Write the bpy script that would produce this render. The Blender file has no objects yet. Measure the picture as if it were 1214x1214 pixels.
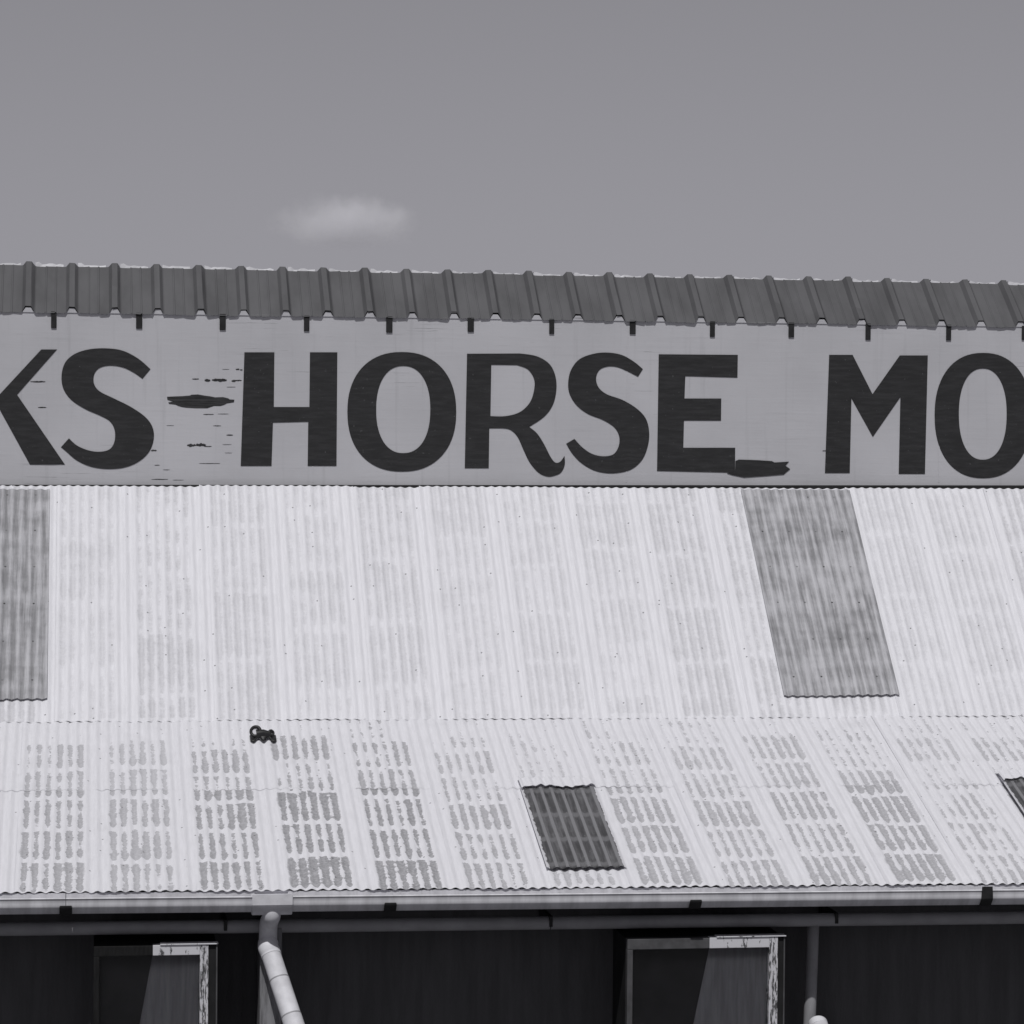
import bpy, bmesh, math, random
from mathutils import Vector, Matrix
from mathutils.geometry import tessellate_polygon
random.seed(7)
R = math.radians
scene = bpy.context.scene
COL = scene.collection

# ------------------------------------------------------------------ camera
CAMZ = 6.2
FPX, PH, PS, RO = 3492.4, -0.0218, 0.1464, -0.0078      # focal length in photo pixels, pitch, yaw, roll
fw0 = Vector((math.sin(PS), math.cos(PS), 0))
rt0 = Vector((math.cos(PS), -math.sin(PS), 0))
FW = fw0 * math.cos(PH) + Vector((0, 0, math.sin(PH)))
up0 = Vector((0, 0, math.cos(PH))) - fw0 * math.sin(PH)
RT = rt0 * math.cos(RO) - up0 * math.sin(RO)
UP = rt0 * math.sin(RO) + up0 * math.cos(RO)
cd = bpy.data.cameras.new('camera'); cam = bpy.data.objects.new('camera', cd); COL.objects.link(cam)
cam.matrix_world = Matrix(((RT.x, UP.x, -FW.x, 0), (RT.y, UP.y, -FW.y, 0), (RT.z, UP.z, -FW.z, CAMZ), (0, 0, 0, 1)))
cd.sensor_width = 36; cd.lens = FPX / 1214 * 36; cd.clip_start = .1; cd.clip_end = 9000
scene.camera = cam

# ------------------------------------------------------------------ world, sun, exposure
SUN_AZ, SUN_EL = R(15), R(56)                            # azimuth to the left of the facade's normal
to_sun = Vector((-math.sin(SUN_AZ) * math.cos(SUN_EL), -math.cos(SUN_AZ) * math.cos(SUN_EL), math.sin(SUN_EL)))
w = bpy.data.worlds.new('World'); scene.world = w; w.use_nodes = True
nt = w.node_tree; nt.nodes.clear()
sky = nt.nodes.new('ShaderNodeTexSky'); sky.sky_type = 'NISHITA'; sky.sun_disc = False
sky.sun_elevation = SUN_EL; sky.sun_rotation = math.atan2(to_sun.x, to_sun.y)
sky.air_density = 1.0; sky.dust_density = .0; sky.ozone_density = 1.0; sky.altitude = 1500
bw = nt.nodes.new('ShaderNodeSeparateColor')             # a monochrome photograph on blue-sensitive film
pw = nt.nodes.new('ShaderNodeMath'); pw.operation = 'POWER'; pw.inputs[1].default_value = .75
tn = nt.nodes.new('ShaderNodeMix'); tn.data_type = 'RGBA'; tn.blend_type = 'MULTIPLY'; tn.inputs[0].default_value = 1
tn.inputs[7].default_value = (.985, .97, 1.06, 1)
bg = nt.nodes.new('ShaderNodeBackground'); bg.inputs[1].default_value = .0615
wo = nt.nodes.new('ShaderNodeOutputWorld')
nt.links.new(sky.outputs[0], bw.inputs[0]); nt.links.new(bw.outputs[2], pw.inputs[0]); nt.links.new(pw.outputs[0], tn.inputs[6])
nt.links.new(tn.outputs[2], bg.inputs[0]); nt.links.new(bg.outputs[0], wo.inputs[0])
sl = bpy.data.lights.new('sun', 'SUN'); sl.energy = 2.6; sl.angle = R(.53); sl.color = (1, .995, .985)
so = bpy.data.objects.new('sun', sl); COL.objects.link(so)
so.rotation_euler = (-to_sun).to_track_quat('-Z', 'Y').to_euler(); so.location = to_sun * 60
vs = scene.view_settings; vs.view_transform = 'Standard'; vs.look = 'None'; vs.exposure = 0; vs.gamma = 1
vs.use_curve_mapping = False

# ------------------------------------------------------------------ helpers
def at(px, py, Y):
    """the point on the vertical plane y = Y that the photo shows at pixel (px, py)"""
    d = FW * FPX + RT * (px - 607) + UP * (607 - py)
    t = Y / d.y
    return Vector((d.x * t, Y, CAMZ + d.z * t))
def tag(o, label=None, cat=None, group=None, kind=None):
    for k, v in (('label', label), ('category', cat), ('group', group), ('kind', kind)):
        if v: o[k] = v
    return o
def link(name, me, parent=None, mat=None, smooth=False):
    o = bpy.data.objects.new(name, me); COL.objects.link(o)
    if parent: o.parent = parent
    if mat and not me.materials: me.materials.append(mat)
    if smooth:
        for p in me.polygons: p.use_smooth = True
    return o
def mesh(name, V, F):
    m = bpy.data.meshes.new(name); m.from_pydata([tuple(v) for v in V], [], F); m.update(); return m
def bm_mesh(name, bm):
    bmesh.ops.recalc_face_normals(bm, faces=bm.faces)
    m = bpy.data.meshes.new(name); bm.to_mesh(m); bm.free(); return m
def box(bm, x0, x1, y0, y1, z0, z1, bev=0):
    vs_ = [bm.verts.new(c) for c in ((x0,y0,z0),(x1,y0,z0),(x1,y1,z0),(x0,y1,z0),(x0,y0,z1),(x1,y0,z1),(x1,y1,z1),(x0,y1,z1))]
    fs = [bm.faces.new([vs_[i] for i in f]) for f in ((0,3,2,1),(4,5,6,7),(0,1,5,4),(1,2,6,5),(2,3,7,6),(3,0,4,7))]
    if bev:
        es = list({e for f in fs for e in f.edges})
        bmesh.ops.bevel(bm, geom=es, offset=bev, segments=2, affect='EDGES', profile=.6)
def box_obj(name, b, mat, parent, bev=0):
    bm = bmesh.new(); box(bm, *b, bev=bev); return link(name, bm_mesh(name, bm), parent, mat)
def catmull(P, n=6, closed=False):
    out = []; N = len(P)
    rng = range(N) if closed else range(N - 1)
    for i in rng:
        p1, p2 = P[i], P[(i + 1) % N]
        p0 = P[(i - 1) % N] if closed or i > 0 else p1
        p3 = P[(i + 2) % N] if closed or i + 2 < N else p2
        for k in range(n):
            t = k / n
            out.append((p1 * 2 + (p2 - p0) * t + (p0 * 2 - p1 * 5 + p2 * 4 - p3) * t * t + (p1 * 3 - p0 - p2 * 3 + p3) * t ** 3) * .5)
    if not closed: out.append(P[-1].copy())
    return out
def tube_mesh(name, path, r, seg=24, cap=True, r2=None):
    V = []; F = []; n = len(path); prev = None
    for i, p in enumerate(path):
        t = (path[min(i + 1, n - 1)] - path[max(i - 1, 0)]).normalized()
        if prev is None:
            a = Vector((1, 0, 0)) if abs(t.x) < .9 else Vector((0, 1, 0))
            u = (a - t * a.dot(t)).normalized()
        else: u = (prev - t * prev.dot(t)).normalized()
        prev = u; v = t.cross(u)
        rr = r if r2 is None else r + (r2 - r) * i / (n - 1)
        V += [p + (u * math.cos(2 * math.pi * k / seg) + v * math.sin(2 * math.pi * k / seg)) * rr for k in range(seg)]
    for i in range(n - 1):
        for k in range(seg):
            a = i * seg + k; b = i * seg + (k + 1) % seg
            F.append((a, b, b + seg, a + seg))
    if cap: F += [tuple(range(seg))[::-1], tuple(range((n - 1) * seg, n * seg))]
    m = mesh(name, V, F)
    for p in m.polygons: p.use_smooth = len(p.vertices) == 4
    m.set_sharp_from_angle(angle=R(50))
    return m

# ------------------------------------------------------------------ materials
class NT:
    def __init__(s, name):
        s.m = bpy.data.materials.new(name); s.m.use_nodes = True
        s.t = s.m.node_tree; s.b = s.t.nodes['Principled BSDF']
    def n(s, t, **k):
        x = s.t.nodes.new(t)
        for a, b in k.items(): setattr(x, a, b)
        return x
    def put(s, sock, v):
        if isinstance(v, bpy.types.NodeSocket): s.t.links.new(v, sock)
        else: sock.default_value = v
    def ma(s, op, a, b=0., c=0., clamp=False):
        x = s.n('ShaderNodeMath', operation=op, use_clamp=clamp)
        for i, v in enumerate((a, b, c)): s.put(x.inputs[i], v)
        return x.outputs[0]
    def step(s, v, a, b, o0=0., o1=1.):
        x = s.n('ShaderNodeMapRange', interpolation_type='SMOOTHSTEP')
        for i, q in enumerate((v, a, b, o0, o1)): s.put(x.inputs[i], q)
        return x.outputs[0]
    def mix(s, f, a, b):
        x = s.n('ShaderNodeMix', data_type='RGBA')
        s.put(x.inputs[0], f)
        for i, v in ((6, a), (7, b)):
            s.put(x.inputs[i], v if isinstance(v, bpy.types.NodeSocket) else (*v, 1))
        return x.outputs[2]
    def obj(s): return s.n('ShaderNodeTexCoord').outputs['Object']
    def sep(s, v):
        x = s.n('ShaderNodeSeparateXYZ'); s.put(x.inputs[0], v); return x.outputs
    def comb(s, x, y, z):
        c = s.n('ShaderNodeCombineXYZ')
        for i, v in enumerate((x, y, z)): s.put(c.inputs[i], v)
        return c.outputs[0]
    def noise(s, vec, scale, detail=4, rough=.55):
        x = s.n('ShaderNodeTexNoise'); s.put(x.inputs['Vector'], vec)
        x.inputs['Scale'].default_value = scale; x.inputs['Detail'].default_value = detail; x.inputs['Roughness'].default_value = rough
        return x.outputs[0]
    def attr(s, name):
        return s.n('ShaderNodeAttribute', attribute_type='OBJECT', attribute_name=name).outputs['Fac']
    def bump(s, h, dist, strength=1):
        x = s.n('ShaderNodeBump'); x.inputs['Distance'].default_value = dist; x.inputs['Strength'].default_value = strength
        s.put(x.inputs['Height'], h); s.t.links.new(x.outputs[0], s.b.inputs['Normal'])
    def out(s, col, rough=.6, spec=.4):
        s.put(s.b.inputs['Base Color'], col if isinstance(col, bpy.types.NodeSocket) else (*col, 1))
        s.put(s.b.inputs['Roughness'], rough); s.b.inputs['Specular IOR Level'].default_value = spec
        return s.m
def g(v): return (v * .985, v * .98, v * 1.035)          # the print's faint violet-grey tone

def plain(name, v, rough=.6, spec=.4, var=.12, scale=6., bump=0., stretch=(1, 1, 1)):
    s = NT(name); o = s.obj()
    mp = s.n('ShaderNodeMapping'); s.put(mp.inputs[0], o); mp.inputs['Scale'].default_value = stretch
    rnd = s.n('ShaderNodeObjectInfo').outputs['Random']
    s.put(mp.inputs['Location'], s.comb(s.ma('MULTIPLY', rnd, 37.), s.ma('MULTIPLY', rnd, 11.), s.ma('MULTIPLY', rnd, 23.)))
    a = s.noise(mp.outputs[0], scale, 6, .6)
    f = s.step(a, .3, .7)
    if bump: s.bump(s.noise(mp.outputs[0], scale * 8, 3), bump, .6)
    return s.out(s.mix(f, g(v * (1 - var)), g(v * (1 + var))), rough, spec)

PITCH = .0762; COVER = PITCH * 8
def white_sheet():
    """white-painted corrugated iron: paint worn to grey in the valleys, kept on crests, laps and purlin lines"""
    s = NT('worn_white_paint'); x, y, z = s.sep(s.obj())
    seed = s.attr('seed'); v = s.ma('ADD', y, s.attr('v0'))
    P = s.comb(s.ma('ADD', x, seed), v, seed)
    fine = s.noise(s.comb(s.ma('ADD', s.ma('MULTIPLY', x, 2.2), seed), v, seed), 34, 5, .6)
    mid = s.noise(P, 9, 4); big = s.noise(P, 2.2, 3)
    ph = s.ma('MULTIPLY', s.ma('ADD', x, s.ma('MULTIPLY', s.ma('SUBTRACT', mid, .5), .012)), 2 * math.pi / PITCH)
    valley = s.ma('MULTIPLY_ADD', s.ma('COSINE', ph), -.5, .5)
    # the worn middle of each sheet, six valleys of eight
    xn = s.ma('ADD', x, s.ma('MULTIPLY', s.ma('SUBTRACT', mid, .5), .05))
    colm = s.ma('MULTIPLY', s.step(xn, PITCH * .95, PITCH * 1.35), s.step(xn, PITCH * 7.1, PITCH * 6.7))
    row = s.ma('FRACT', s.ma('DIVIDE', s.ma('ADD', v, s.ma('MULTIPLY', s.ma('SUBTRACT', s.noise(s.comb(s.ma('MULTIPLY', x, 1.2), s.ma('MULTIPLY', v, .3), seed), 8, 2), .5), .10)), s.attr('rowlen')))
    rowid = s.ma('FLOOR', s.ma('DIVIDE', v, s.attr('rowlen'))); dashid = s.ma('FLOOR', s.ma('DIVIDE', x, PITCH))
    wn1 = s.n('ShaderNodeTexWhiteNoise', noise_dimensions='2D'); s.put(wn1.inputs['Vector'], s.comb(rowid, seed, 0.))
    wn2 = s.n('ShaderNodeTexWhiteNoise', noise_dimensions='3D'); s.put(wn2.inputs['Vector'], s.comb(rowid, dashid, seed))
    ragged_ = s.noise(s.comb(s.ma('ADD', s.ma('MULTIPLY', x, .9), seed), s.ma('MULTIPLY', v, 2.4), seed), 16, 5, .7)
    gap = s.ma('MULTIPLY', s.step(row, .0, .11), s.step(row, 1., .90))
    waist = s.ma('MULTIPLY', s.ma('ABSOLUTE', s.ma('SUBTRACT', s.ma('FRACT', s.ma('MULTIPLY', row, 2.)), .5)), .35)
    m = s.ma('ADD', s.ma('MULTIPLY', valley, .95), s.ma('MULTIPLY', s.ma('SUBTRACT', gap, 1.), s.ma('MULTIPLY', s.attr('gapw'), s.ma('MULTIPLY_ADD', wn1.outputs['Value'], .9, .5))))
    m = s.ma('ADD', m, s.ma('MULTIPLY', s.ma('SUBTRACT', wn1.outputs['Value'], .5), .45))
    m = s.ma('ADD', m, s.ma('MULTIPLY', s.ma('SUBTRACT', wn2.outputs['Value'], .5), .40))
    m = s.ma('ADD', m, s.ma('MULTIPLY', s.ma('SUBTRACT', ragged_, .5), 1.3))
    m = s.ma('ADD', m, s.ma('MULTIPLY', s.ma('SUBTRACT', fine, .5), 1.0))
    m = s.ma('ADD', m, s.ma('MULTIPLY', s.ma('SUBTRACT', mid, .5), 1.7))
    m = s.ma('ADD', m, s.ma('MULTIPLY', s.ma('SUBTRACT', big, .5), 1.4))
    m = s.ma('SUBTRACT', s.ma('ADD', m, s.attr('wear')), waist)
    m = s.ma('SUBTRACT', m, s.ma('MULTIPLY', s.ma('MULTIPLY', s.step(v, 2.35, 2.75), s.ma('LESS_THAN', v, 2.96)), .55))
    soft = s.attr('soft')
    m = s.step(m, s.ma('SUBTRACT', .62, soft), s.ma('ADD', .66, soft))
    m = s.ma('MULTIPLY', s.ma('MULTIPLY', m, colm), s.attr('contrast'))
    grain = s.noise(s.comb(s.ma('MULTIPLY', x, 5.), s.ma('MULTIPLY', v, .5), seed), 10, 5, .65)
    white = s.mix(s.step(grain, .3, .75), g(.725), g(.66))
    blot = s.step(s.noise(P, 3.1, 5, .6), .5, .85)
    white = s.mix(s.ma('MULTIPLY', blot, .3), white, g(.51))
    metal = s.mix(s.step(s.noise(P, 48, 5, .7), .3, .72), g(.23), g(.42))
    c = s.mix(m, white, metal)
    # fixings and pinholes
    wv = s.n('ShaderNodeTexVoronoi', voronoi_dimensions='2D'); s.put(wv.inputs['Vector'], P); wv.inputs['Scale'].default_value = 7.
    rnd = s.sep(wv.outputs['Color'])[0]
    dot = s.ma('MULTIPLY', s.step(wv.outputs['Distance'], .06, .03), s.ma('GREATER_THAN', rnd, .84))
    c = s.mix(s.ma('MULTIPLY', dot, .75), c, g(.05))
    s.bump(s.noise(P, 30, 4), .002, .35)
    return s.out(c, .62, .3)
def fibre_sheet(name, dark, light, bands, spec, rough):
    """weathered grey fibreglass rooflight"""
    s = NT(name); x, y, z = s.sep(s.obj()); seed = s.attr('seed')
    P = s.comb(s.ma('ADD', x, seed), y, seed)
    st = s.noise(s.comb(s.ma('ADD', s.ma('MULTIPLY', x, 6.), seed), s.ma('MULTIPLY', y, .35), seed), 7, 6, .65)
    bl = s.noise(P, 5, 5, .6)
    # darker in the valleys
    valley = s.ma('MULTIPLY_ADD', s.ma('COSINE', s.ma('MULTIPLY', x, 2 * math.pi / PITCH)), -.5, .5)
    f = s.ma('ADD', s.ma('MULTIPLY', st, .9), s.ma('MULTIPLY', bl, .45))
    blotch = s.noise(s.comb(s.ma('ADD', s.ma('MULTIPLY', x, 1.6), seed), s.ma('MULTIPLY', y, 1.2), seed), 3.2, 5, .6)
    f = s.ma('ADD', f, s.ma('MULTIPLY', s.ma('SUBTRACT', blotch, .5), .0 if bands else .5))
    if not bands:
        f = s.ma('ADD', f, s.ma('MULTIPLY', s.ma('SUBTRACT', s.noise(s.comb(s.ma('MULTIPLY', x, .15), y, seed), 4.5, 3, .6), .5), .45))
    f = s.ma('SUBTRACT', f, s.ma('MULTIPLY', s.ma('SUBTRACT', s.step(valley, .05, .35), .5) if bands else valley, .5 if bands else .20))
    f = s.step(f, .28, .85)
    if bands:
        row = s.ma('FRACT', s.ma('DIVIDE', s.ma('ADD', y, s.ma('MULTIPLY', s.ma('SUBTRACT', bl, .5), .06)), bands))
        b = s.ma('MULTIPLY', s.ma('MULTIPLY', s.step(row, 0, .1), s.step(row, .28, .18)), .6)
        f = s.ma('MAXIMUM', f, b)
    c = s.mix(f, g(dark), g(light))
    if bands:      # white paint lapped over the long edges and scuffed across the face
        e = s.ma('MAXIMUM', s.step(x, PITCH * .75, .0), s.step(x, PITCH * 6.9, PITCH * 7.5))
        e = s.ma('ADD', s.ma('MULTIPLY', e, .75), s.ma('MULTIPLY', s.ma('SUBTRACT', s.noise(P, 16, 5, .7), .5), 1.2))
        c = s.mix(s.step(e, .42, .52), c, g(.60))
        sc = s.noise(s.comb(s.ma('MULTIPLY', x, 4.), y, seed), 22, 5, .7)
        c = s.mix(s.ma('MULTIPLY', s.step(sc, .62, .75), .55), c, g(.42))
    # screw rows
    if not bands:
        ry = s.ma('ABSOLUTE', s.ma('SUBTRACT', s.ma('FRACT', s.ma('DIVIDE', y, .40)), .5))
        rx = s.ma('ABSOLUTE', s.ma('SUBTRACT', s.ma('FRACT', s.ma('DIVIDE', x, PITCH * 3)), .5))
        d = s.ma('SQRT', s.ma('ADD', s.ma('POWER', s.ma('MULTIPLY', ry, .40), 2.), s.ma('POWER', s.ma('MULTIPLY', rx, PITCH * 3), 2.)))
        wn = s.n('ShaderNodeTexWhiteNoise', noise_dimensions='2D'); s.put(wn.inputs['Vector'], s.comb(s.ma('FLOOR', s.ma('DIVIDE', x, PITCH * 3)), s.ma('FLOOR', s.ma('DIVIDE', y, .40)), 0.))
        c = s.mix(s.ma('MULTIPLY', s.step(d, .011, .005), s.ma('MULTIPLY_ADD', wn.outputs['Value'], .8, .2)), c, g(.03))
    s.bump(s.noise(P, 40, 4), .002, .4)
    return s.out(c, rough, spec)
def sign_paint():
    s = NT('grey_sign_paint'); o = s.obj(); x, y, z = s.sep(o)
    h = s.comb(s.ma('MULTIPLY', x, .35), y, s.ma('MULTIPLY', z, 6.))
    gr = s.noise(h, 4, 6, .65); bl = s.noise(o, .9, 5, .55)
    c = s.mix(s.step(bl, .3, .7), g(.435), g(.49))
    c = s.mix(s.ma('MULTIPLY', s.step(gr, .55, .8), .35), c, g(.34))
    # hairline splits along the boards, mostly where the paint has failed
    fail = s.step(s.noise(o, .55, 2), .5, .66)
    hair = s.noise(s.comb(s.ma('MULTIPLY', x, .22), y, s.ma('MULTIPLY', z, 9.)), 7, 4, .6)
    hm = s.ma('MULTIPLY', s.step(hair, .655, .70), fail)
    c = s.mix(s.ma('MULTIPLY', hm, .6), c, g(.06))
    drip = s.noise(s.comb(s.ma('MULTIPLY', x, 9.), y, s.ma('MULTIPLY', z, .4)), 2, 4)
    c = s.mix(s.ma('MULTIPLY', s.step(drip, .55, .78), .32), c, g(.31))
    s.bump(gr, .004, .4)
    return s.out(c, .7, .25)
def black_letter():
    s = NT('black_lettering'); o = s.obj(); x, y, z = s.sep(o)
    gr = s.noise(s.comb(s.ma('MULTIPLY', x, .6), y, s.ma('MULTIPLY', z, 4.)), 9, 6, .65)
    c = s.mix(s.step(gr, .35, .75), g(.022), g(.036))
    c = s.mix(s.ma('MULTIPLY', s.step(s.noise(o, 38, 4, .6), .66, .74), .5), c, g(.12))
    s.bump(gr, .003, .4)
    return s.out(c, .65, .25)
def flaking(name, thr, axis):
    """white paint flaking off grey timber"""
    s = NT(name); x, y, z = s.sep(s.obj())
    if axis == 'z': P = s.comb(s.ma('MULTIPLY', x, 3.), y, s.ma('MULTIPLY', z, .55))
    else: P = s.comb(x, y, s.ma('MULTIPLY', z, .35))
    n = s.noise(P, 26, 6, .68)
    m = s.step(n, thr, thr + .05)
    wood = s.mix(s.step(s.noise(P, 60, 4), .3, .7), g(.05), g(.13))
    c = s.mix(m, g(.60), wood)
    s.bump(s.ma('SUBTRACT', 1., m), .002, .7)
    return s.out(c, .7, .3)

M = dict(
    sheet=white_sheet(),
    rooflight=fibre_sheet('grey_fibreglass', .20, .47, None, .3, .6),
    patch=fibre_sheet('dark_fibreglass', .045, .20, .40, .5, .38),
    upper=plain('dark_roof_paint', .098, .6, .3, .17, 2.2, 0, (1.6, .5, 1)),
    ridge=plain('pale_ridge_metal', .62, .5, .4, .15, 9.),
    sign=sign_paint(), letter=black_letter(),
    bare=plain('bare_dark_timber', .035, .8, .2, .5, 12., .003, (.4, 1, 5)),
    strap=plain('black_steel', .018, .6, .3, .3, 14.),
    casing=plain('black_casing_paint', .014, .7, .25, .3, 6.),
    dark=plain('black_stained_wall', .085, .75, .2, .14, 3., .003, (4, 1, .4)),
    trim=plain('black_flashing', .02, .6, .3, .3, 6.),
    pvc=plain('white_pvc', .62, .6, .3, .12, 9.),
    gutter=plain('grey_white_gutter', .60, .5, .4, .16, 5., 0, (2.2, .6, .5)),
    greypipe=plain('grey_pipe', .30, .55, .35, .12, 5.),
    timber=plain('weathered_post', .20, .8, .2, .35, 7., .003, (5, 5, .6)),
    flake=flaking('flaking_white_paint', .56, 'x'), flakev=flaking('flaking_white_paint_upright', .50, 'z'),
    shadedframe=plain('shaded_frame_colour', .009, .7, .25, .5, 22., 0, (3, 1, .6)),  # shade put into the colour of a frame's left part
    grey_trim_shade=plain('grey_frame_trim_and_shade', .075, .7, .25, .25, 9.),  # sill grey; also painted-in shade on a frame's left and its sunlit edge
    rubber=plain('black_rubber', .015, .5, .4, .3, 20.),
    lit_glass_sheet=plain('sunlit_glass_grey', .19, .9, .1, .15, 5., .004, (6, 6, .5)),  # colour of the added sheets that stand for sunlit glass
    beam=plain('roof_timber', .12, .8, .2, .3, 5.),
    ground=plain('gravel_ground', .13, .9, .2, .25, 3., .02),
)
gl = NT('window_glass'); gl.b.inputs['Transmission Weight'].default_value = 1; gl.b.inputs['IOR'].default_value = 1.35
M['glass'] = gl.out((.8, .8, .82), .03, .5)

# ------------------------------------------------------------------ setting
gm = mesh('ground', [(-3000, -3000, 0), (3000, -3000, 0), (3000, 3000, 0), (-3000, 3000, 0)], [(0, 1, 2, 3)])
tag(link('ground', gm, None, M['ground']), kind='structure')

# ------------------------------------------------------------------ the shed: reference lines (y depth, z from two photo points)
class Line:
    def __init__(s, Y, a, b):
        s.Y = Y; p, q = at(*a, Y), at(*b, Y); s.k = (q.z - p.z) / (q.x - p.x); s.z0 = p.z - s.k * p.x
    def z(s, x): return s.z0 + s.k * x
    def p(s, x): return Vector((x, s.Y, s.z(x)))
YE, YB, YS = 20.0, 22.73, 24.508
EV = Line(YE, (0, 1060), (1214, 1049))          # eave
BRK = Line(YB, (0, 856), (1180, 849))           # change of pitch
TOP = Line(YS, (0, 579), (1214, 579.5))         # foot of the sign
UE = Line(24.522, (0, 370), (1214, 388))         # upper eave
RG = Line(25.03, (0, 314), (1214, 338))         # ridge
X0, X1 = -6.5, 14.0

shed = bpy.data.objects.new('shed', None); COL.objects.link(shed); shed.location = (0, 0, 0)
tag(shed, 'long shed with white corrugated roof and painted lettering high on its grey wall', 'shed')

def frame_at(Lo, Hi, x, lift=0.):
    """matrix of a sheet lying on the slope between two lines: x along, y up the slope, z outwards"""
    a, b = Lo.p(x), Hi.p(x)
    ey = (b - a).normalized(); ex = Vector((1, 0, Lo.k)).normalized(); ez = ex.cross(ey).normalized(); ey = ez.cross(ex)
    o = a + ez * lift
    return Matrix(((ex.x, ey.x, ez.x, o.x), (ex.y, ey.y, ez.y, o.y), (ex.z, ey.z, ez.z, o.z), (0, 0, 0, 1))), (b - a).length
AMP = .0068
def corrugated(name, waves, L, edge=.0, seed=0, seg=8, rows=7):
    """one corrugated sheet: crest at x = 0, y from 0 to L, with a slightly uneven lower edge and gentle waves"""
    rnd = random.Random(seed); nx = int(waves * seg) + 1; V = []; F = []
    ph = rnd.uniform(0, 6)
    for j in range(rows + 1):
        for i in range(nx):
            x = PITCH * i / seg; y = L * j / rows
            zz = AMP * math.cos(2 * math.pi * i / seg) + (.0035 if edge < .007 else .0022) * math.sin(y * 2.1 + ph + x * 1.7) * (1 if edge else .5)
            yy = y
            if j == 0: yy -= edge * (math.sin(x * 5 + ph) * .5 + rnd.uniform(-.25, .25))
            V.append((x, yy, zz))
    for j in range(rows):
        for i in range(nx - 1):
            a = j * nx + i; F.append((a, a + 1, a + nx + 1, a + nx))
    m = mesh(name, V, F)
    for p in m.polygons: p.use_smooth = True
    return m

# ---- deck boards under the iron (parts that carry the sheets)
def slope_deck(name, Lo, Hi, drop):
    q = []
    for L in (Lo, Hi):
        for x in (X0, X1): q.append(L.p(x) + Vector((0, 0, -drop)))
    q2 = [v + Vector((0, 0, -.02)) for v in q]
    m = mesh(name, q + q2, [(0, 1, 3, 2), (6, 7, 5, 4), (0, 4, 5, 1), (1, 5, 7, 3), (3, 7, 6, 2), (2, 6, 4, 0)])
    return link(name, m, shed, M['beam'])
lean = slope_deck('lean_to_roof', Line(YE + .1, (0, 1060), (1214, 1049)), BRK, .05)
steep = slope_deck('steep_roof', BRK, TOP, .05)

# ---- iron sheets of the steep roof
XU = at(69, 700, 23.6).x - PITCH                    # left side of a sheet, from the first worn column
sheetmeshes = {}
Lst = (TOP.p(3) - BRK.p(3)).length
k0 = math.floor((X0 - XU) / COVER); n_up = int((X1 - XU) / COVER) + 1
for k in range(k0, n_up):
    x = XU + k * COVER
    key = k % 3
    if key not in sheetmeshes: sheetmeshes[key] = corrugated('steep_sheet', 8.75, Lst + .020, .008, 10 + key)
    o = link('roofing_sheet', sheetmeshes[key], steep, M['sheet'])
    mw, L = frame_at(BRK, TOP, x, .022)
    o.matrix_world = mw @ Matrix.Translation((0, -.022 + random.uniform(-.008, .008), (k % 2) * .0035)) @ Matrix.Rotation(random.uniform(-.0012, .0012), 4, 'X')
    o['wear'] = random.uniform(.05, .3); o['contrast'] = random.uniform(.22, .38); o['v0'] = random.uniform(-.1, .1) + 3.; o['seed'] = random.uniform(0, 40.); o['soft'] = .40; o['rowlen'] = random.uniform(.5, .75); o['gapw'] = .35

# the two grey fibreglass rooflights laid over them
def rooflight(x, waves, Lo_px, label):
    x = XU + round((x - XU) / PITCH) * PITCH
    mw, L = frame_at(BRK, TOP, x, .042)
    a = at(607, Lo_px, 22.95)
    y0 = .190
    o = link('rooflight', corrugated('rooflight', waves, L - y0 - .045, .01, 31 + int(waves)), steep, M['rooflight'])
    o.matrix_world = mw @ Matrix.Translation((0, y0, 0)); o['seed'] = x * 3.7
    o['label'] = label
YSK = 22.95
xs = at(930, 824, YSK).x
rooflight(xs, 12.6, 826, 'grey fibreglass rooflight sheet below the gap after the last E')
rooflight(at(57.5, 832, YSK).x - PITCH * 12.5, 12.0, 832, 'grey fibreglass rooflight sheet below the letter K')

# ---- iron sheets of the lean-to roof, two courses
XL = at(22, 1045, 20.15).x - PITCH * 1.1
Lfull = (BRK.p(3) - EV.p(3)).length
LAP = Lfull * .565
mB = [corrugated('eave_sheet', 8.75, LAP + .07, .008, 50 + i) for i in range(3)]
mA = [corrugated('middle_sheet', 8.75, Lfull - LAP + .10, .008, 60 + i) for i in range(3)]
wear = {0: (.10, .75), 1: (.02, .62), 2: (.14, .85), 3: (.22, .95), 4: (.24, .95), 5: (.05, .72), 6: (.02, .55), 7: (.22, .68), 8: (.18, .62), 9: (.24, .68), 10: (.30, .74), 11: (.05, .60)}
k0 = math.floor((X0 - XL) / COVER); n_lo = int((X1 - XL) / COVER) + 1
for k in range(k0, n_lo):
    x = XL + k * COVER
    wr, ct = wear.get(k, (.15, .7))
    for row in (0, 1):
        o = link('roofing_sheet', (mB if row == 0 else mA)[k % 3], lean, M['sheet'])
        mw, L = frame_at(EV, BRK, x, .010 if row == 0 else .0112)
        o.matrix_world = mw @ Matrix.Translation((0, 0. if row == 0 else LAP - .02 + random.uniform(-.01, .01), (k % 2) * .0012)) @ Matrix.Rotation(random.uniform(-.001, .001), 4, 'X')
        o['wear'] = wr + (.08 if row == 0 else -.08); o['contrast'] = ct * (1 if row == 0 else .82)
        o['v0'] = (.02 if row == 0 else LAP) + .05 * math.sin(k * 1.7); o['seed'] = 3.1 * k + row; o['soft'] = .06; o['rowlen'] = .50 + .03 * math.sin(k * 2.3); o['gapw'] = 1.0

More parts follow.
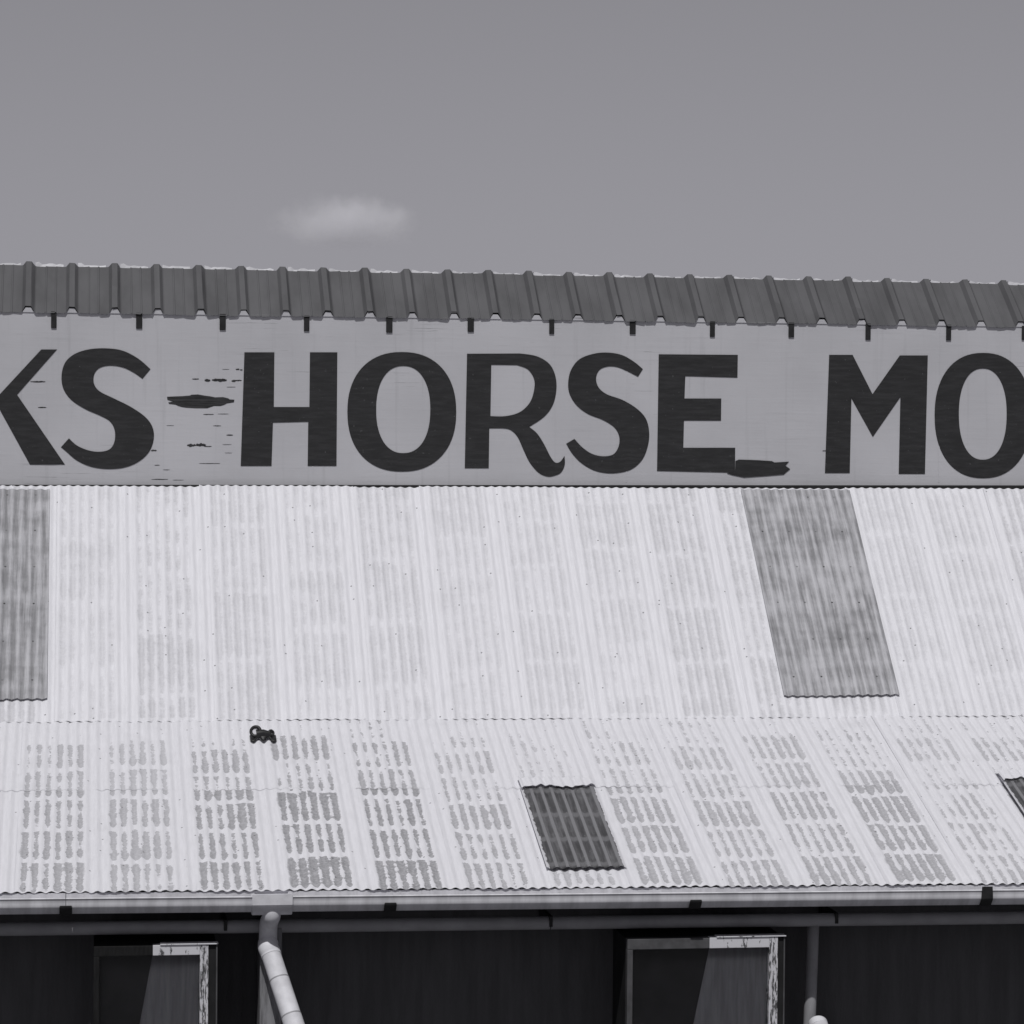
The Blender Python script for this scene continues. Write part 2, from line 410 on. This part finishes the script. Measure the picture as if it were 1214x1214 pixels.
def patch(x, waves, y0, L, label, seed):
    mw, _ = frame_at(EV, BRK, x, .036)
    o = link('rooflight', corrugated('rooflight_patch', waves, L, .012, seed), lean, M['patch'])
    o.matrix_world = mw @ Matrix.Translation((0, y0, 0)) @ Matrix.Rotation(R(.25), 4, 'Z'); o['seed'] = seed * 1.3; o['label'] = label
    # the white sheet above is dressed down over its head in short tongues
    V = []; F = []; n = int(waves * 8) + 1
    for j in range(2):
        for i in range(n):
            xx = PITCH * i / 8
            V.append((xx, L - .02 + j * .16 - (.07 * (.5 + .5 * math.cos(2 * math.pi * i / 8)) * (.5 + .5 * math.sin(xx * 17 + seed)) if j == 0 else 0), AMP * 1.3 * math.cos(2 * math.pi * i / 8) + (.014 if j == 0 else .002)))
    for i in range(n - 1): F.append((i, i + 1, i + 1 + n, i + n))
    m = mesh('head_flashing', V, F)
    for p in m.polygons: p.use_smooth = True
    h = link('head_flashing', m, lean, M['sheet']); h.matrix_world = o.matrix_world @ Matrix.Translation((0, 0, .008))
    h['contrast'] = .0; h['seed'] = seed; h['rowlen'] = .5; h['soft'] = .1
patch(at(647, 1040, 20.25).x, 7.5, .25, 1.33, 'dark grey fibreglass patch sheet set into the white iron below the letter R', 71)
patch(at(1252, 1036, 20.25).x, 7.5, .30, 1.36, 'dark grey fibreglass patch sheet set into the white iron below the letter M', 77)

# ---- sign wall
SWY = YS + .03
zb0, zb1 = TOP.z(X0) - .25, TOP.z(X1) - .25
V = [(X0, SWY, zb0), (X1, SWY, zb1), (X1, SWY, UE.z(X1) + .01), (X0, SWY, UE.z(X0) + .01)]
V += [(a, b + .06, c) for a, b, c in V]
sign = link('sign_wall', mesh('sign_wall', V, [(0, 1, 2, 3), (7, 6, 5, 4), (0, 4, 5, 1), (1, 5, 6, 2), (2, 6, 7, 3), (3, 7, 4, 0)]), shed, M['sign'])
sign['label'] = 'grey painted wall bearing the black letters KS HORSE MO'
bmq = bmesh.new()
p, q = TOP.p(X0), TOP.p(X1)
m = mesh('foot_flashing', [(X0, SWY - .02, p.z - .1), (X1, SWY - .02, q.z - .1), (X1, SWY - .02, q.z + .025), (X0, SWY - .02, p.z + .025), (X1, SWY - .001, q.z + .030), (X0, SWY - .001, p.z + .030)], [(0, 1, 2, 3), (3, 2, 4, 5)])
link('foot_flashing', m, sign, M['trim']); bmq.free()

def zpts(L, ox, oy, s=2.961): return [((a / s + ox), (b / s + oy)) for a, b in L]
def outline(pts, corners=None):
    """closed outline: straight between points (corners None) or smooth between the corner indices"""
    P = [Vector((a, b, 0)) for a, b in pts]
    if corners is None: return P
    if not corners: return catmull(P, 5, True)
    out = []; c = sorted(corners); N = len(P)
    for i, a in enumerate(c):
        b = c[(i + 1) % len(c)]; seq = []
        j = a
        while True:
            seq.append(P[j])
            if j == b and len(seq) > 1: break
            j = (j + 1) % N
        out += catmull(seq, 5)[:-1] if len(seq) > 2 else [seq[0]]
    return out
def painted(name, loops, mat, parent=sign, Y=SWY, thick=.004, label=None, jit=.0):
    W = [[at(v.x + random.uniform(-jit, jit), v.y + random.uniform(-jit, jit), Y) for v in L] for L in loops]
    tris = tessellate_polygon(W); flat = [v for L in W for v in L]; n = len(flat)
    V = [v + Vector((0, -thick, 0)) for v in flat] + flat; F = [tuple(t) for t in tris]
    b = 0
    for L in W:
        for i in range(len(L)):
            j = (i + 1) % len(L); F.append((b + i, b + j, n + b + j, n + b + i))
        b += len(L)
    bm = bmesh.new(); m0 = mesh('t', V, F); bm.from_mesh(m0); bpy.data.meshes.remove(m0)
    bmesh.ops.recalc_face_normals(bm, faces=bm.faces)
    o = link(name, bm_mesh(name, bm), parent, mat)
    if label: o['label'] = label
    return o
def sup(cx, cy, rx, ry, e=2.25, n=72):
    P = []
    for i in range(n):
        t = 2 * math.pi * i / n; c, s_ = math.cos(t), math.sin(t)
        P.append((cx + rx * math.copysign(abs(c) ** (2 / e), c), cy + ry * math.copysign(abs(s_) ** (2 / e), s_)))
    return P
Z1, Z2, Z3 = (0, 290), (400, 290), (804, 290)
letters = [
    ('painted letter K', [outline(zpts([(-150,366),(-45,366),(-45,573),(145,368),(200,368),(60,527),(228,772),(105,772),(-5,572),(-45,614),(-45,772),(-150,772)], *Z1))]),
    ('painted letter S after K', [outline(zpts([(528,437),(500,471),(470,450),(430,431),(385,425),(350,433),(331,455),(330,488),(350,515),(400,540),(460,570),(510,605),(535,640),(540,680),(525,725),(490,760),(440,782),(380,788),(320,780),(270,758),(234,728),(214,711),(242,680),(270,705),(310,722),(350,727),(385,718),(402,690),(402,650),(385,620),(350,600),(300,578),(250,545),(222,505),(216,460),(228,415),(260,385),(310,368),(370,364),(430,372),(485,400)], *Z1), [0, 1, 21, 22])]),
    ('painted letter H', [outline(zpts([(858,378),(963,378),(961,570),(1086,570),(1088,378),(1184,378),(1181,777),(1080,777),(1082,622),(958,625),(953,777),(845,777)], *Z1))]),
    ('painted letter O of HORSE', [outline(zpts(sup(226, 587, 191, 210), *Z2)), outline(zpts(sup(231, 579, 95, 153), *Z2))]),
    ('painted letter R with curled leg', [outline(zpts([(455,383),(640,382),(700,392),(745,420),(766,465),(768,515),(755,565),(725,605),(673,640),(700,662),(725,700),(748,745),(765,765),(782,762),(797,742),(798,772),(785,800),(760,812),(735,814),(705,800),(675,765),(655,725),(635,680),(615,656),(590,646),(533,645),(531,785),(447,785)], *Z2), [0, 1, 8, 14, 25, 26, 27]), outline(zpts([(540,422),(630,423),(668,438),(690,472),(690,512),(675,555),(640,588),(590,602),(537,602)], *Z2), [0, 1, 8])]),
    ('painted letter S of HORSE', [outline(zpts([(1072,437),(1055,464),(1020,446),(985,431),(950,428),(920,440),(908,468),(916,500),(945,525),(1000,545),(1050,575),(1082,610),(1094,655),(1090,705),(1070,755),(1030,790),(970,803),(910,796),(860,770),(825,735),(803,699),(832,682),(860,712),(895,735),(935,743),(970,735),(988,705),(988,670),(970,640),(930,615),(880,595),(840,565),(815,525),(810,485),(820,440),(850,402),(900,383),(950,379),(1000,388),(1042,412)], *Z2), [0, 1, 20, 21])]),
    ('painted letter E of HORSE', [outline([(780.9,420),(874.6,420.7),(874.2,447.7),(812.4,446),(811.4,472.4),(855,472.4),(854.7,498.7),(810.8,498.7),(810,530.8),(871.5,530.8),(871.3,560.5),(778.9,558.4)])]),
    ('painted letter M', [outline(zpts([(530,387),(612,387),(682,525),(778,389),(876,389),(866,805),(774,805),(780,535),(683,675),(608,540),(602,802),(515,802)], *Z3))]),
    ('painted letter O after M', [outline(zpts(sup(1070, 600, 170, 220), *Z3)), outline(zpts(sup(1069, 595, 84, 160), *Z3))]),
]
for lab, loops in letters:
    painted('letter', loops, M['letter'], label=lab)
painted('paint_smear', [outline([(871.9,546.5),(876,544.8),(900,545.6),(915,546.6),(918,548.3),(935,547.3),(931,552),(936.5,556),(929,562.5),(905,564.5),(882,566),(868,563.2),(862,561.2),(871.5,558)])], M['letter'], thick=.006, label='rough smear of black paint beside the last E of HORSE')
# paint broken away to dark timber between S and H
def ragged(cx, cy, hw, hh, seed, n=34):
    r = random.Random(seed); P = []
    for i in range(n):
        t = 2 * math.pi * i / n; c, s_ = math.cos(t), math.sin(t)
        k = 1 + r.uniform(-.5, .25)
        P.append((cx + hw * c * (1 + r.uniform(-.04, .04)), cy + hh * math.copysign(abs(s_) ** .75, s_) * k))
    return P
big = [(115,450),(170,447),(230,445),(290,440),(300,434),(350,432),(400,441),(440,446),(480,454),(540,452),(580,462),(590,470),(625,472),(622,492),(570,500),(548,512),(520,520),(470,520),(440,530),(420,537),(330,537),(260,533),(228,528),(200,520),(180,510),(130,504),(125,492),(160,487),(118,474)]
painted('peeled_patch', [outline([(180 + a / 6.39, 400 + b / 6.39) for a, b in big])], M['bare'], thick=.002)
for i, (cx, cy, hw, hh) in enumerate([(331,315,26,4.5),(421,326,22,11),(512,324,56,12),(620,330,16,8),(655,326,26,5),(650,242,14,6),(678,246,10,5),(300,818,34,11),(372,815,38,14),(425,826,28,4),(590,740,25,4.5),(495,670,30,3),(15,857,22,7),(430,583,40,3.5),(540,580,40,2),(440,955,80,2.2),(60,1075,62,3),(200,1080,40,1.5),(110,1003,25,2.2),(140,668,28,1.6),(560,242,26,1.4),(40,968,20,2.5),(600,376,34,1.6),(570,812,34,1.6),(580,875,26,1.4)]):
    painted('peeled_patch', [outline([(180 + a / 6.39, 400 + b / 6.39) for a, b in ragged(cx, cy, hw, hh, i)])], M['bare'], thick=.002)
for i, (cx, cy, hw, hh) in enumerate([(45,452.5,9,.8),(50,483,5,.6),(978,534.5,3,.6)]):
    painted('peeled_patch', [outline(ragged(cx, cy, hw, hh, 90 + i))], M['bare'], thick=.002)
# sheet joints in the wall face
for i, px in enumerate((372, 744, 1115)):
    a, b = at(px, 392, SWY), at(px, 572, SWY)
    box_obj('cover_strip', (a.x - .004, a.x + .004, SWY - .0025, SWY + .001, b.z, a.z), M['sign'], sign)
a, b = at(165, 569, SWY), at(700, 570, SWY)

# ---- upper roof: dark ribbed sheets
Lur = (RG.p(3) - UE.p(3)).length
RIB = .352
V = [UE.p(X0) + Vector((0, .12, -.03)), UE.p(X1) + Vector((0, .12, -.03)), RG.p(X1) + Vector((0, .02, -.12)), RG.p(X0) + Vector((0, .02, -.12))]
back = [Vector((X1, 29., 3.4)), Vector((X0, 29., 3.4))]
upper = link('main_roof', mesh('main_roof', V + back, [(0, 1, 2, 3), (3, 2, 4, 5)]), shed, M['upper'])
prof = []                                              # (x, z) of one module of two pans, starting at a rib centre
for kk in range(2):
    b = kk * RIB
    prof += [(b - .022, .040), (b + .022, .040), (b + .048, .004), (b + .058, 0), (b + .130, 0), (b + .135, .004), (b + .143, .004), (b + .148, 0), (b + .210, 0), (b + .215, .004), (b + .223, .004), (b + .228, 0), (b + RIB - .058, 0), (b + RIB - .048, .004)]
prof += [(2 * RIB - .022, .042), (2 * RIB + .022, .042), (2 * RIB + .042, .010)]
def ribbed(seed):
    r = random.Random(seed); V = []; F = []; n = len(prof); rows = 5
    for j in range(rows + 1):
        y = Lur * j / rows
        for x, z in prof:
            V.append((x, y + (r.uniform(-.004, .004) if j in (0, rows) else 0) + (z * .85 if j == 0 else 0), z + .003 * math.sin(y * 7 + x * 5 + seed)))
    for j in range(rows):
        for i in range(n - 1): F.append((j * n + i, j * n + i + 1, (j + 1) * n + i + 1, (j + 1) * n + i))
    return mesh('ribbed_sheet', V, F)
rm = [ribbed(i) for i in range(3)]
xr = at(33.5, 366, 24.52).x
for k in range(-12, 24):
    x = xr + k * 2 * RIB
    if x < X0 - .1 or x > X1 - .5: continue
    mw, L = frame_at(UE, RG, x)
    o = link('ribbed_roofing_sheet', rm[k % 3], upper, M['upper'])
    o.matrix_world = mw @ Matrix.Translation((random.uniform(-.004, .004), random.uniform(-.006, .006), (k % 2) * .002))
    for h in range(2):                                 # the wall face carried up into each rib
        xa = x + h * RIB; z0 = UE.z(xa)
        q_ = [(xa - .046, z0 + .004), (xa + .046, z0 + .004), (xa + .042, z0 + .012), (xa + .020, z0 + .042), (xa - .020, z0 + .042), (xa - .042, z0 + .012)]
        V = [(a, SWY - .008, b) for a, b in q_] + [(a, SWY + .03, b) for a, b in q_]
        link('eave_closure', mesh('eave_closure', V, [tuple(range(6)), tuple(range(11, 5, -1))] + [(i, i + 6, (i + 1) % 6 + 6, (i + 1) % 6) for i in range(6)]), upper, M['sign'])
    if x < X1 - .8:
        # pale capping lip showing between the ribs
        for h in range(2):
            xa = x + h * RIB
            a, b = RG.p(xa + .05), RG.p(xa + RIB - .07)
            bm = bmesh.new(); n = 9; top = []; bot = []
            for i in range(n):
                t = i / (n - 1); q = a.lerp(b, t)
                hh = .008 + .014 * random.random() + (.012 if i < 2 else 0)
                top.append(bm.verts.new(q + Vector((0, .012, hh)))); bot.append(bm.verts.new(q + Vector((0, .004, -.012))))
            tb = [bm.verts.new(v.co + Vector((0, .05, -.004))) for v in top]
            for i in range(n - 1):
                bm.faces.new((bot[i], bot[i + 1], top[i + 1], top[i])); bm.faces.new((top[i], top[i + 1], tb[i + 1], tb[i]))
            link('ridge_capping', bm_mesh('ridge_capping', bm), upper, M['ridge'])
# black straps below the upper eave
for k, px in enumerate((-37, 63.8, 165, 264, 363.5, 461.5, 558, 654, 750, 844.5, 938, 1029, 1124.5, 1214, 1305)):
    t_ = px / 1214
    a = at(px, 368 + 18 * t_, SWY); b = at(px, 387 + 17 * t_ + random.uniform(-1.5, 1.5), SWY)
    ww = .024 + random.uniform(-.003, .003)
    o = box_obj('eave_strap', (a.x - ww, a.x + ww, SWY - .012, SWY - .001, b.z, a.z - .002), M['strap'], upper, .004)

# ---- body of the shed below: front wall, end walls, back wall
WY = 20.64
def quad_box(name, x0, x1, y0, y1, z0, z1, mat): return box_obj(name, (x0, x1, y0, y1, z0, z1), mat, shed)
front = quad_box('front_wall', X0, X1, WY, WY + .12, 0, min(EV.z(X0), EV.z(X1)) + .0, M['dark'])
front['label'] = 'black stained front wall under the eave'
for nm, x in (('end_wall', X0), ('end_wall', X1 - .1)):
    pts = [(WY + .13, 0), (29., 0), (29., 3.35), (24.95, RG.z(x) - .12), (24.6, UE.z(x) - .02), (24.6, TOP.z(x) - .1), (YB, BRK.z(x) - .12), (WY + .13, EV.z(x) - .06)]
    V = [(x, a, b) for a, b in pts] + [(x + .1, a, b) for a, b in pts]; n = len(pts)
    F = [tuple(range(n)), tuple(range(2 * n - 1, n - 1, -1))] + [(i, i + n, (i + 1) % n + n, (i + 1) % n) for i in range(n)]
    bm = bmesh.new(); m0 = mesh('t', V, F); bm.from_mesh(m0); link(nm, bm_mesh(nm, bm), shed, M['dark'])
quad_box('back_wall', X0, X1, 28.9, 29.0, 0, 3.3, M['dark'])

# ---- gutter
GR = .066
GY = YE - .055
GL = Line(GY, (0, 1064.5), (1214, 1053.5))              # rim of the gutter
def gutter_mesh(x0, x1, r=GR, t=.004, lip=.008):
    n = 14; ring = []
    ring = [(-r, -.012), (-r * 1.0, -.035), (-r * .985, -.052), (-r * .93, -.062), (-r * .30, -.104), (-r * .2, -.109), (-r * .1, -.111), (r * .9, -.111), (r, -.098)]
    ring = [(-r - lip * .3, .004), (-r - lip, .0), (-r - lip * .5, -.006)] + ring + [(r, .02)]
    inner = [(a * (1 - t / r), b * (1 - t / r) + .002) for a, b in ring][::-1]
    prof_ = ring + inner; V = []; F = []; k = len(prof_); N = 6
    for s_ in range(N + 1):
        x = x0 + (x1 - x0) * s_ / N; z = GL.z(x)
        for a, b in prof_: V.append((x, GY + a, z + b))
    for s_ in range(N):
        for i in range(k): F.append((s_ * k + i, s_ * k + (i + 1) % k, (s_ + 1) * k + (i + 1) % k, (s_ + 1) * k + i))
    F += [tuple(range(k))[::-1], tuple(range(N * k, N * k + k))]
    bm = bmesh.new(); m0 = mesh('t', V, F); bm.from_mesh(m0); bpy.data.meshes.remove(m0)
    m = bm_mesh('gutter', bm)
    for p in m.polygons: p.use_smooth = len(p.vertices) == 4
    m.set_sharp_from_angle(angle=R(50))
    return m
def gx(px): return at(px, 1065, GY - GR).x
gut = link('gutter', gutter_mesh(X0, gx(78) - .002), shed, M['gutter'])
link('gutter_length', gutter_mesh(gx(78) + .002, gx(303)), gut, M['gutter'])
link('gutter_length', gutter_mesh(gx(343), X1), gut, M['gutter'])
# outlet box
xa, xb = gx(299), gx(347)
bm = bmesh.new(); n = 18; prev = None
zr = GL.z((xa + xb) / 2)
V = []; F = []
pr = [(-GR - .022, .024), (-GR - .022, -.052), (-GR - .012, -.068), (-GR * .55, -.108), (-GR * .3, -.130), (GR + .018, -.130)] + [(GR + .018, -.03), (GR + .018, .024), (GR + .008, .024), (GR + .008, .0), (-GR - .012, .0), (-GR - .012, .024)]
k = len(pr)
for x in (xa, xb): V += [(x, GY + a, zr + b) for a, b in pr]
F = [(i, (i + 1) % k, (i + 1) % k + k, i + k) for i in range(k)] + [tuple(range(k))[::-1], tuple(range(k, 2 * k))]
m0 = mesh('t', V, F); bm.from_mesh(m0); bmesh.ops.bevel(bm, geom=[e for e in bm.edges if e.calc_face_angle(0) > .7], offset=.004, segments=2, affect='EDGES')
out_ = link('outlet_box', bm_mesh('outlet_box', bm), gut, M['pvc'])
# brackets clasping the gutter
for px in (78, 463, 825, 1170):
    x = gx(px); z = GL.z(x)
    bm = bmesh.new()
    n = 10; V = []; F = []
    arc = [(-GR - .009, -.046), (-GR - .009, -.056), (-GR * .97 - .006, -.066), (-GR * .30 - .006, -.112), (-GR * .1, -.119), (GR, -.119)]
    if px == 1170: arc = [(-GR - .012, .028)] + arc
    for i, (a, b) in enumerate(arc):
        for s_ in (-.042, .042): V.append((x + s_ * (1 if i else .9), GY + a, z + b))
    for i in range(len(arc) - 1): F.append((2 * i, 2 * i + 1, 2 * i + 3, 2 * i + 2))
    m0 = mesh('t', V, F); bm.from_mesh(m0)
    bmesh.ops.solidify(bm, geom=bm.faces[:], thickness=-.005)
    link('gutter_bracket', bm_mesh('gutter_bracket', bm), gut, M['strap'])

# ---- downpipe from the outlet: back towards the wall, then out and down to the right
c0 = Vector(((xa + xb) / 2, GY + .012, zr - .128))
xo = at(318, 1100, 20.12).x
dp_path = catmull([c0 + Vector((0, 0, .05)), c0 + Vector((0, .0, -.01)), Vector((xo, 20.06, at(318, 1094, 20.06).z)), Vector((xo, 20.13, at(318, 1106, 20.13).z)), Vector((xo, 20.13, at(318, 1128, 20.1).z))], 8)
dp = link('downpipe', tube_mesh('downpipe', dp_path, .062), shed, M['pvc'])
dp['label'] = 'white plastic downpipe with joints leading out from the gutter outlet'
# slanted lower length
A = Vector((xo, 20.10, at(318, 1122, 20.10).z)); 
Bp = at(352, 1225, 19.72); dirv = (Bp - A).normalized(); Bq = A + dirv * 1.8
elbow = link('elbow', tube_mesh('elbow', catmull([A + Vector((0, .02, .02)), A + Vector((-.002, -.012, -.004)), A + dirv * .05, A + dirv * .075], 6), .070), dp, M['pvc'])
link('pipe_length', tube_mesh('pipe_length', [A + dirv * .03, A + dirv * .26], .067), dp, M['pvc'])
link('pipe_length', tube_mesh('pipe_length', [A + dirv * .262, A + dirv * .54], .0685), dp, M['pvc'])
link('pipe_length', tube_mesh('pipe_length', [A + dirv * .542, Bq], .070), dp, M['pvc'])
for d_ in (.261, .541):
    link('pipe_joint', tube_mesh('pipe_joint', [A + dirv * (d_ - .006), A + dirv * (d_ + .004)], .0695 if d_ < .3 else .071), dp, M['greypipe'])

# ---- horizontal pipe under the eave with its drop pipe
PY = 20.22
HP = Line(PY, (0, 1101.5), (1214, 1087.5))
def hp(x0, x1): return tube_mesh('pipe', [HP.p(x0), HP.p((x0 + x1) / 2), HP.p(x1)], .047)
xj = at(652, 1090, PY).x
pipe = link('drain_pipe', hp(X0, xj - .004), shed, M['greypipe'])
pipe['label'] = 'dark grey drain pipe running level under the gutter'
link('pipe_length', hp(xj + .004, X1), pipe, M['greypipe'])
for px in (267, 652, 990):
    x = at(px, 1090, PY).x
    bm = bmesh.new(); box(bm, x - .012, x + .012, PY - .052, WY, HP.z(x) - .022, HP.z(x) + .053, .004)
    link('pipe_clip', bm_mesh('pipe_clip', bm), pipe, M['strap'])
xd = at(962, 1150, 20.43).x
drop = link('drop_pipe', tube_mesh('drop_pipe', [Vector((xd + .01, 20.43, HP.z(xd) - .03)), Vector((xd, 20.43, at(960, 1150, 20.43).z)), Vector((xd - .012, 20.43, at(958, 1214, 20.43).z - .05))], .044), pipe, M['greypipe'])
zt = at(968, 1206, 20.32).z
A2 = Vector((xd + .035, 20.34, zt - .075)); d2 = Vector((.30, -.35, -.85)).normalized()
dp2 = link('downpipe', tube_mesh('downpipe', catmull([A2 + Vector((0, .03, .02)), A2 + Vector((0, 0, 0)), A2 + d2 * .08, A2 + d2 * 1.2], 6), .07), shed, M['pvc'])

# ---- post behind the downpipe
xp0, xp1 = at(308, 1180, 20.17).x, at(334, 1180, 20.17).x
box_obj('post', (xp0, xp1, 20.17, WY - .002, 0, at(318, 1100, 20.17).z), M['timber'], shed, .008)

# ---- windows: box frames standing proud of the wall
def window(pl, pr_, ptop, inner_l, inner_r, rail_b, label, lit_from, y=20.065, left='grey_trim_shade'):
    a = at(pl, ptop, y); b = at(pr_, ptop, y); il = at(inner_l, rail_b, y).x; ir = at(inner_r, rail_b, y).x
    zt_ = (a.z + b.z) / 2; zi = at((inner_l + inner_r) / 2, rail_b, y).z; zb = zt_ - 1.55
    xm = at(lit_from, rail_b, y).x
    wn = box_obj('window', (a.x + .004, b.x - .004, y + .07, WY - .002, zb, zt_ - .008), M['casing'], shed); wn['label'] = label
    # recess: the casing is a shallow box; rails and stiles stand on it
    box_obj('rail', (a.x, xm, y, y + .069, zi, zt_), M[left], wn, .004)  # left part of the rail, shade put into its colour
    box_obj('rail', (xm + .001, ir, y - .002, y + .069, zi, zt_ + .002), M['flake'], wn, .004)  # lit part of the same rail, in the pale flaking paint
    box_obj('stile', (a.x, il, y + .001, y + .069, zb, zi - .001), M[left], wn, .004)  # left stile coloured darker to stand for shade
    box_obj('stile', (ir, at(inner_r + 10, 1150, y).x, y - .003, y + .069, zb, zt_), M['flakev'], wn, .004)
    box_obj('side_casing', (at(inner_r + 10.3, 1150, y).x, b.x, y + .012, y + .069, zb, zt_ - .006), M['casing'], wn, .003)
    box_obj('lit_edge_strip', (b.x - .010, b.x, y + .002, y + .069, zb, zt_ - .004), M['grey_trim_shade'], wn, .002)  # lighter strip standing for the sunlit edge of the side board
    box_obj('lit_head_strip', (xm + .05, b.x + .004, y - .012, y + .069, zt_ + .003, zt_ + .011), M['flake'], wn, .002)  # pale strip standing for sunlight along the lit part of the head
    box_obj('pane', (il + .001, ir - .001, y + .030, y + .034, zb, zi - .001), M['glass'], wn)
    box_obj('sill', (a.x - .03, b.x + .03, y - .05, WY - .002, zb - .06, zb - .001), M['grey_trim_shade'], wn, .006)
    return il, ir, zi, zb, y
def lit_glass_sheet(wd, edge_top, edge_bot, label):  # added sheet whose paler colour stands for sunlight on the glass
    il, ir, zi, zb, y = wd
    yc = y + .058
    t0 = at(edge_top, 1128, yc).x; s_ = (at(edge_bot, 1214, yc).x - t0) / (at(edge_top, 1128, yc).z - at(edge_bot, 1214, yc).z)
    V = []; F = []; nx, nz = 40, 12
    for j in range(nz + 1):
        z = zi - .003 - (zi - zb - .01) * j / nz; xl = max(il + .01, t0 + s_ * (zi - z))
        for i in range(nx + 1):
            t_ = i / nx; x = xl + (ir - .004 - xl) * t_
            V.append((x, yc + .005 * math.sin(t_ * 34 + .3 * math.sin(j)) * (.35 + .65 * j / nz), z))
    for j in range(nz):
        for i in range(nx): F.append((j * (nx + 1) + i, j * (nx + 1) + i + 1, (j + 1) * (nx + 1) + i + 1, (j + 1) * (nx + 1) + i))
    m = mesh('lit_glass_sheet', V, F)
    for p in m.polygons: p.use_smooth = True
    o = link('lit_glass_sheet', m, None, M['lit_glass_sheet']); tag(o, label, 'lit_glass_sheet', 'added sheets standing for sunlit glass in the shed windows')
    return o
w1 = window(111, 258, 1121, 118, 237, 1133, 'window with flaking frame beside the bent white downpipe', 181, left='shadedframe')
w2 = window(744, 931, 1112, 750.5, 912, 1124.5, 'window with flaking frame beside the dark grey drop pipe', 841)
lit_glass_sheet(w1, 181, 165, 'added grey sheet standing for sunlit glass in the window beside the bent white downpipe')
lit_glass_sheet(w2, 841, 823, 'added grey sheet standing for sunlit glass in the window beside the dark grey drop pipe')

# ---- black rubber vent boot on the white iron
mw, _ = frame_at(EV, BRK, at(312, 880, 22.35).x, .03)
z_ = at(312, 876, 22.4)
# distance up the slope of the boot
a_, b_ = EV.p(z_.x), BRK.p(z_.x); best = 0
for i in range(400):
    t_ = i / 400; q = a_.lerp(b_, t_); v_ = q - Vector((0, 0, CAMZ))
    py = 607 - FPX * v_.dot(UP) / v_.dot(FW)
    if py > 879: best = t_
yv = best * Lfull
xc = -((z_.x - XL) % PITCH)
boot = bpy.data.objects.new('vent_boot', None); COL.objects.link(boot)
boot.matrix_world = mw @ Matrix.Translation((xc + PITCH / 2, yv, 0))
tag(boot, 'small black rubber vent boot with open ring straddling the white lower roof', 'vent')
V = []; F = []; nx = 48; ny = 8
for j in range(ny + 1):
    for i in range(nx + 1):
        x = -PITCH * 1.25 + PITCH * 2.5 * i / nx; t_ = j / ny
        hump = .035 * math.exp(-(x / .055) ** 2) * math.sin(math.pi * t_)
        cs = -math.cos(2 * math.pi * x / PITCH)
        V.append((x, (t_ - .5) * (.085 - (.035 * cs if t_ < .5 else 0)), AMP * cs + .008 + hump))
for j in range(ny):
    for i in range(nx): F.append((j * (nx + 1) + i, j * (nx + 1) + i + 1, (j + 1) * (nx + 1) + i + 1, (j + 1) * (nx + 1) + i))
bm = bmesh.new(); m0 = mesh('t', V, F); bm.from_mesh(m0); bmesh.ops.solidify(bm, geom=bm.faces[:], thickness=.012)
m = bm_mesh('base', bm)
for p in m.polygons: p.use_smooth = True
link('base', m, boot, M['rubber'])
def ring(name, c, R_, r, nrm, mat):
    nrm = Vector(nrm).normalized(); u = nrm.orthogonal().normalized(); v = nrm.cross(u)
    path = [Vector(c) + (u * math.cos(2 * math.pi * i / 28) + v * math.sin(2 * math.pi * i / 28)) * R_ for i in range(29)]
    return link(name, tube_mesh(name, path, r, 10, False), boot, mat)
ring('ring', (-.058, .005, .052), .036, .012, (-.25, -.75, .55), M['rubber'])
disc = tube_mesh('pipe_stub', [Vector((-.058, .02, .035)), Vector((-.060, .006, .046))], .033, 20)
link('pipe_stub', disc, boot, M['pvc'])
ring('ring', (.060, .004, .036), .020, .011, (.5, -.7, .5), M['rubber'])
link('neck', tube_mesh('neck', [Vector((-.05, .0, .03)), Vector((0, 0, .04)), Vector((.06, 0, .026))], .034, 16, True, .022), boot, M['rubber'])

# ---- a small cloud far beyond the shed
CD = 1500.
cc = at(410, 267, CD)
bm = bmesh.new(); bmesh.ops.create_icosphere(bm, subdivisions=3, radius=1)
m = bm_mesh('cloud', bm)
cl = link('cloud', m); cl.location = cc; cl.scale = (46, 40, 22)
scene.cycles.volume_bounces = 6; scene.cycles.max_bounces = max(scene.cycles.max_bounces, 10)
tag(cl, 'small faint white cloud floating alone above the shed', 'cloud')
s = NT('cloud_vapour'); s.t.nodes.remove(s.b)
pv = s.n('ShaderNodeVolumePrincipled'); pv.inputs['Color'].default_value = (.97, .965, 1, 1); pv.inputs['Anisotropy'].default_value = -.35
o = s.obj(); x, y, z = s.sep(o)
rr = s.ma('SQRT', s.ma('ADD', s.ma('ADD', s.ma('POWER', x, 2.), s.ma('POWER', y, 2.)), s.ma('POWER', s.ma('MULTIPLY', z, 1.1), 2.)))
nz = s.noise(s.comb(s.ma('MULTIPLY', x, 1.6), y, s.ma('MULTIPLY', z, .9)), 1.7, 6, .62)
dn = s.step(s.ma('ADD', s.ma('SUBTRACT', .92, rr), s.ma('MULTIPLY', s.ma('SUBTRACT', nz, .5), 1.3)), .0, .9)
flat = s.step(z, -.62, -.25)
edge = s.step(rr, 1., .7)
s.put(pv.inputs['Density'], s.ma('MULTIPLY', s.ma('MULTIPLY', s.ma('MULTIPLY', dn, flat), edge), .05))
s.t.links.new(pv.outputs[0], s.t.nodes['Material Output'].inputs['Volume'])
m.materials.clear(); m.materials.append(s.m)
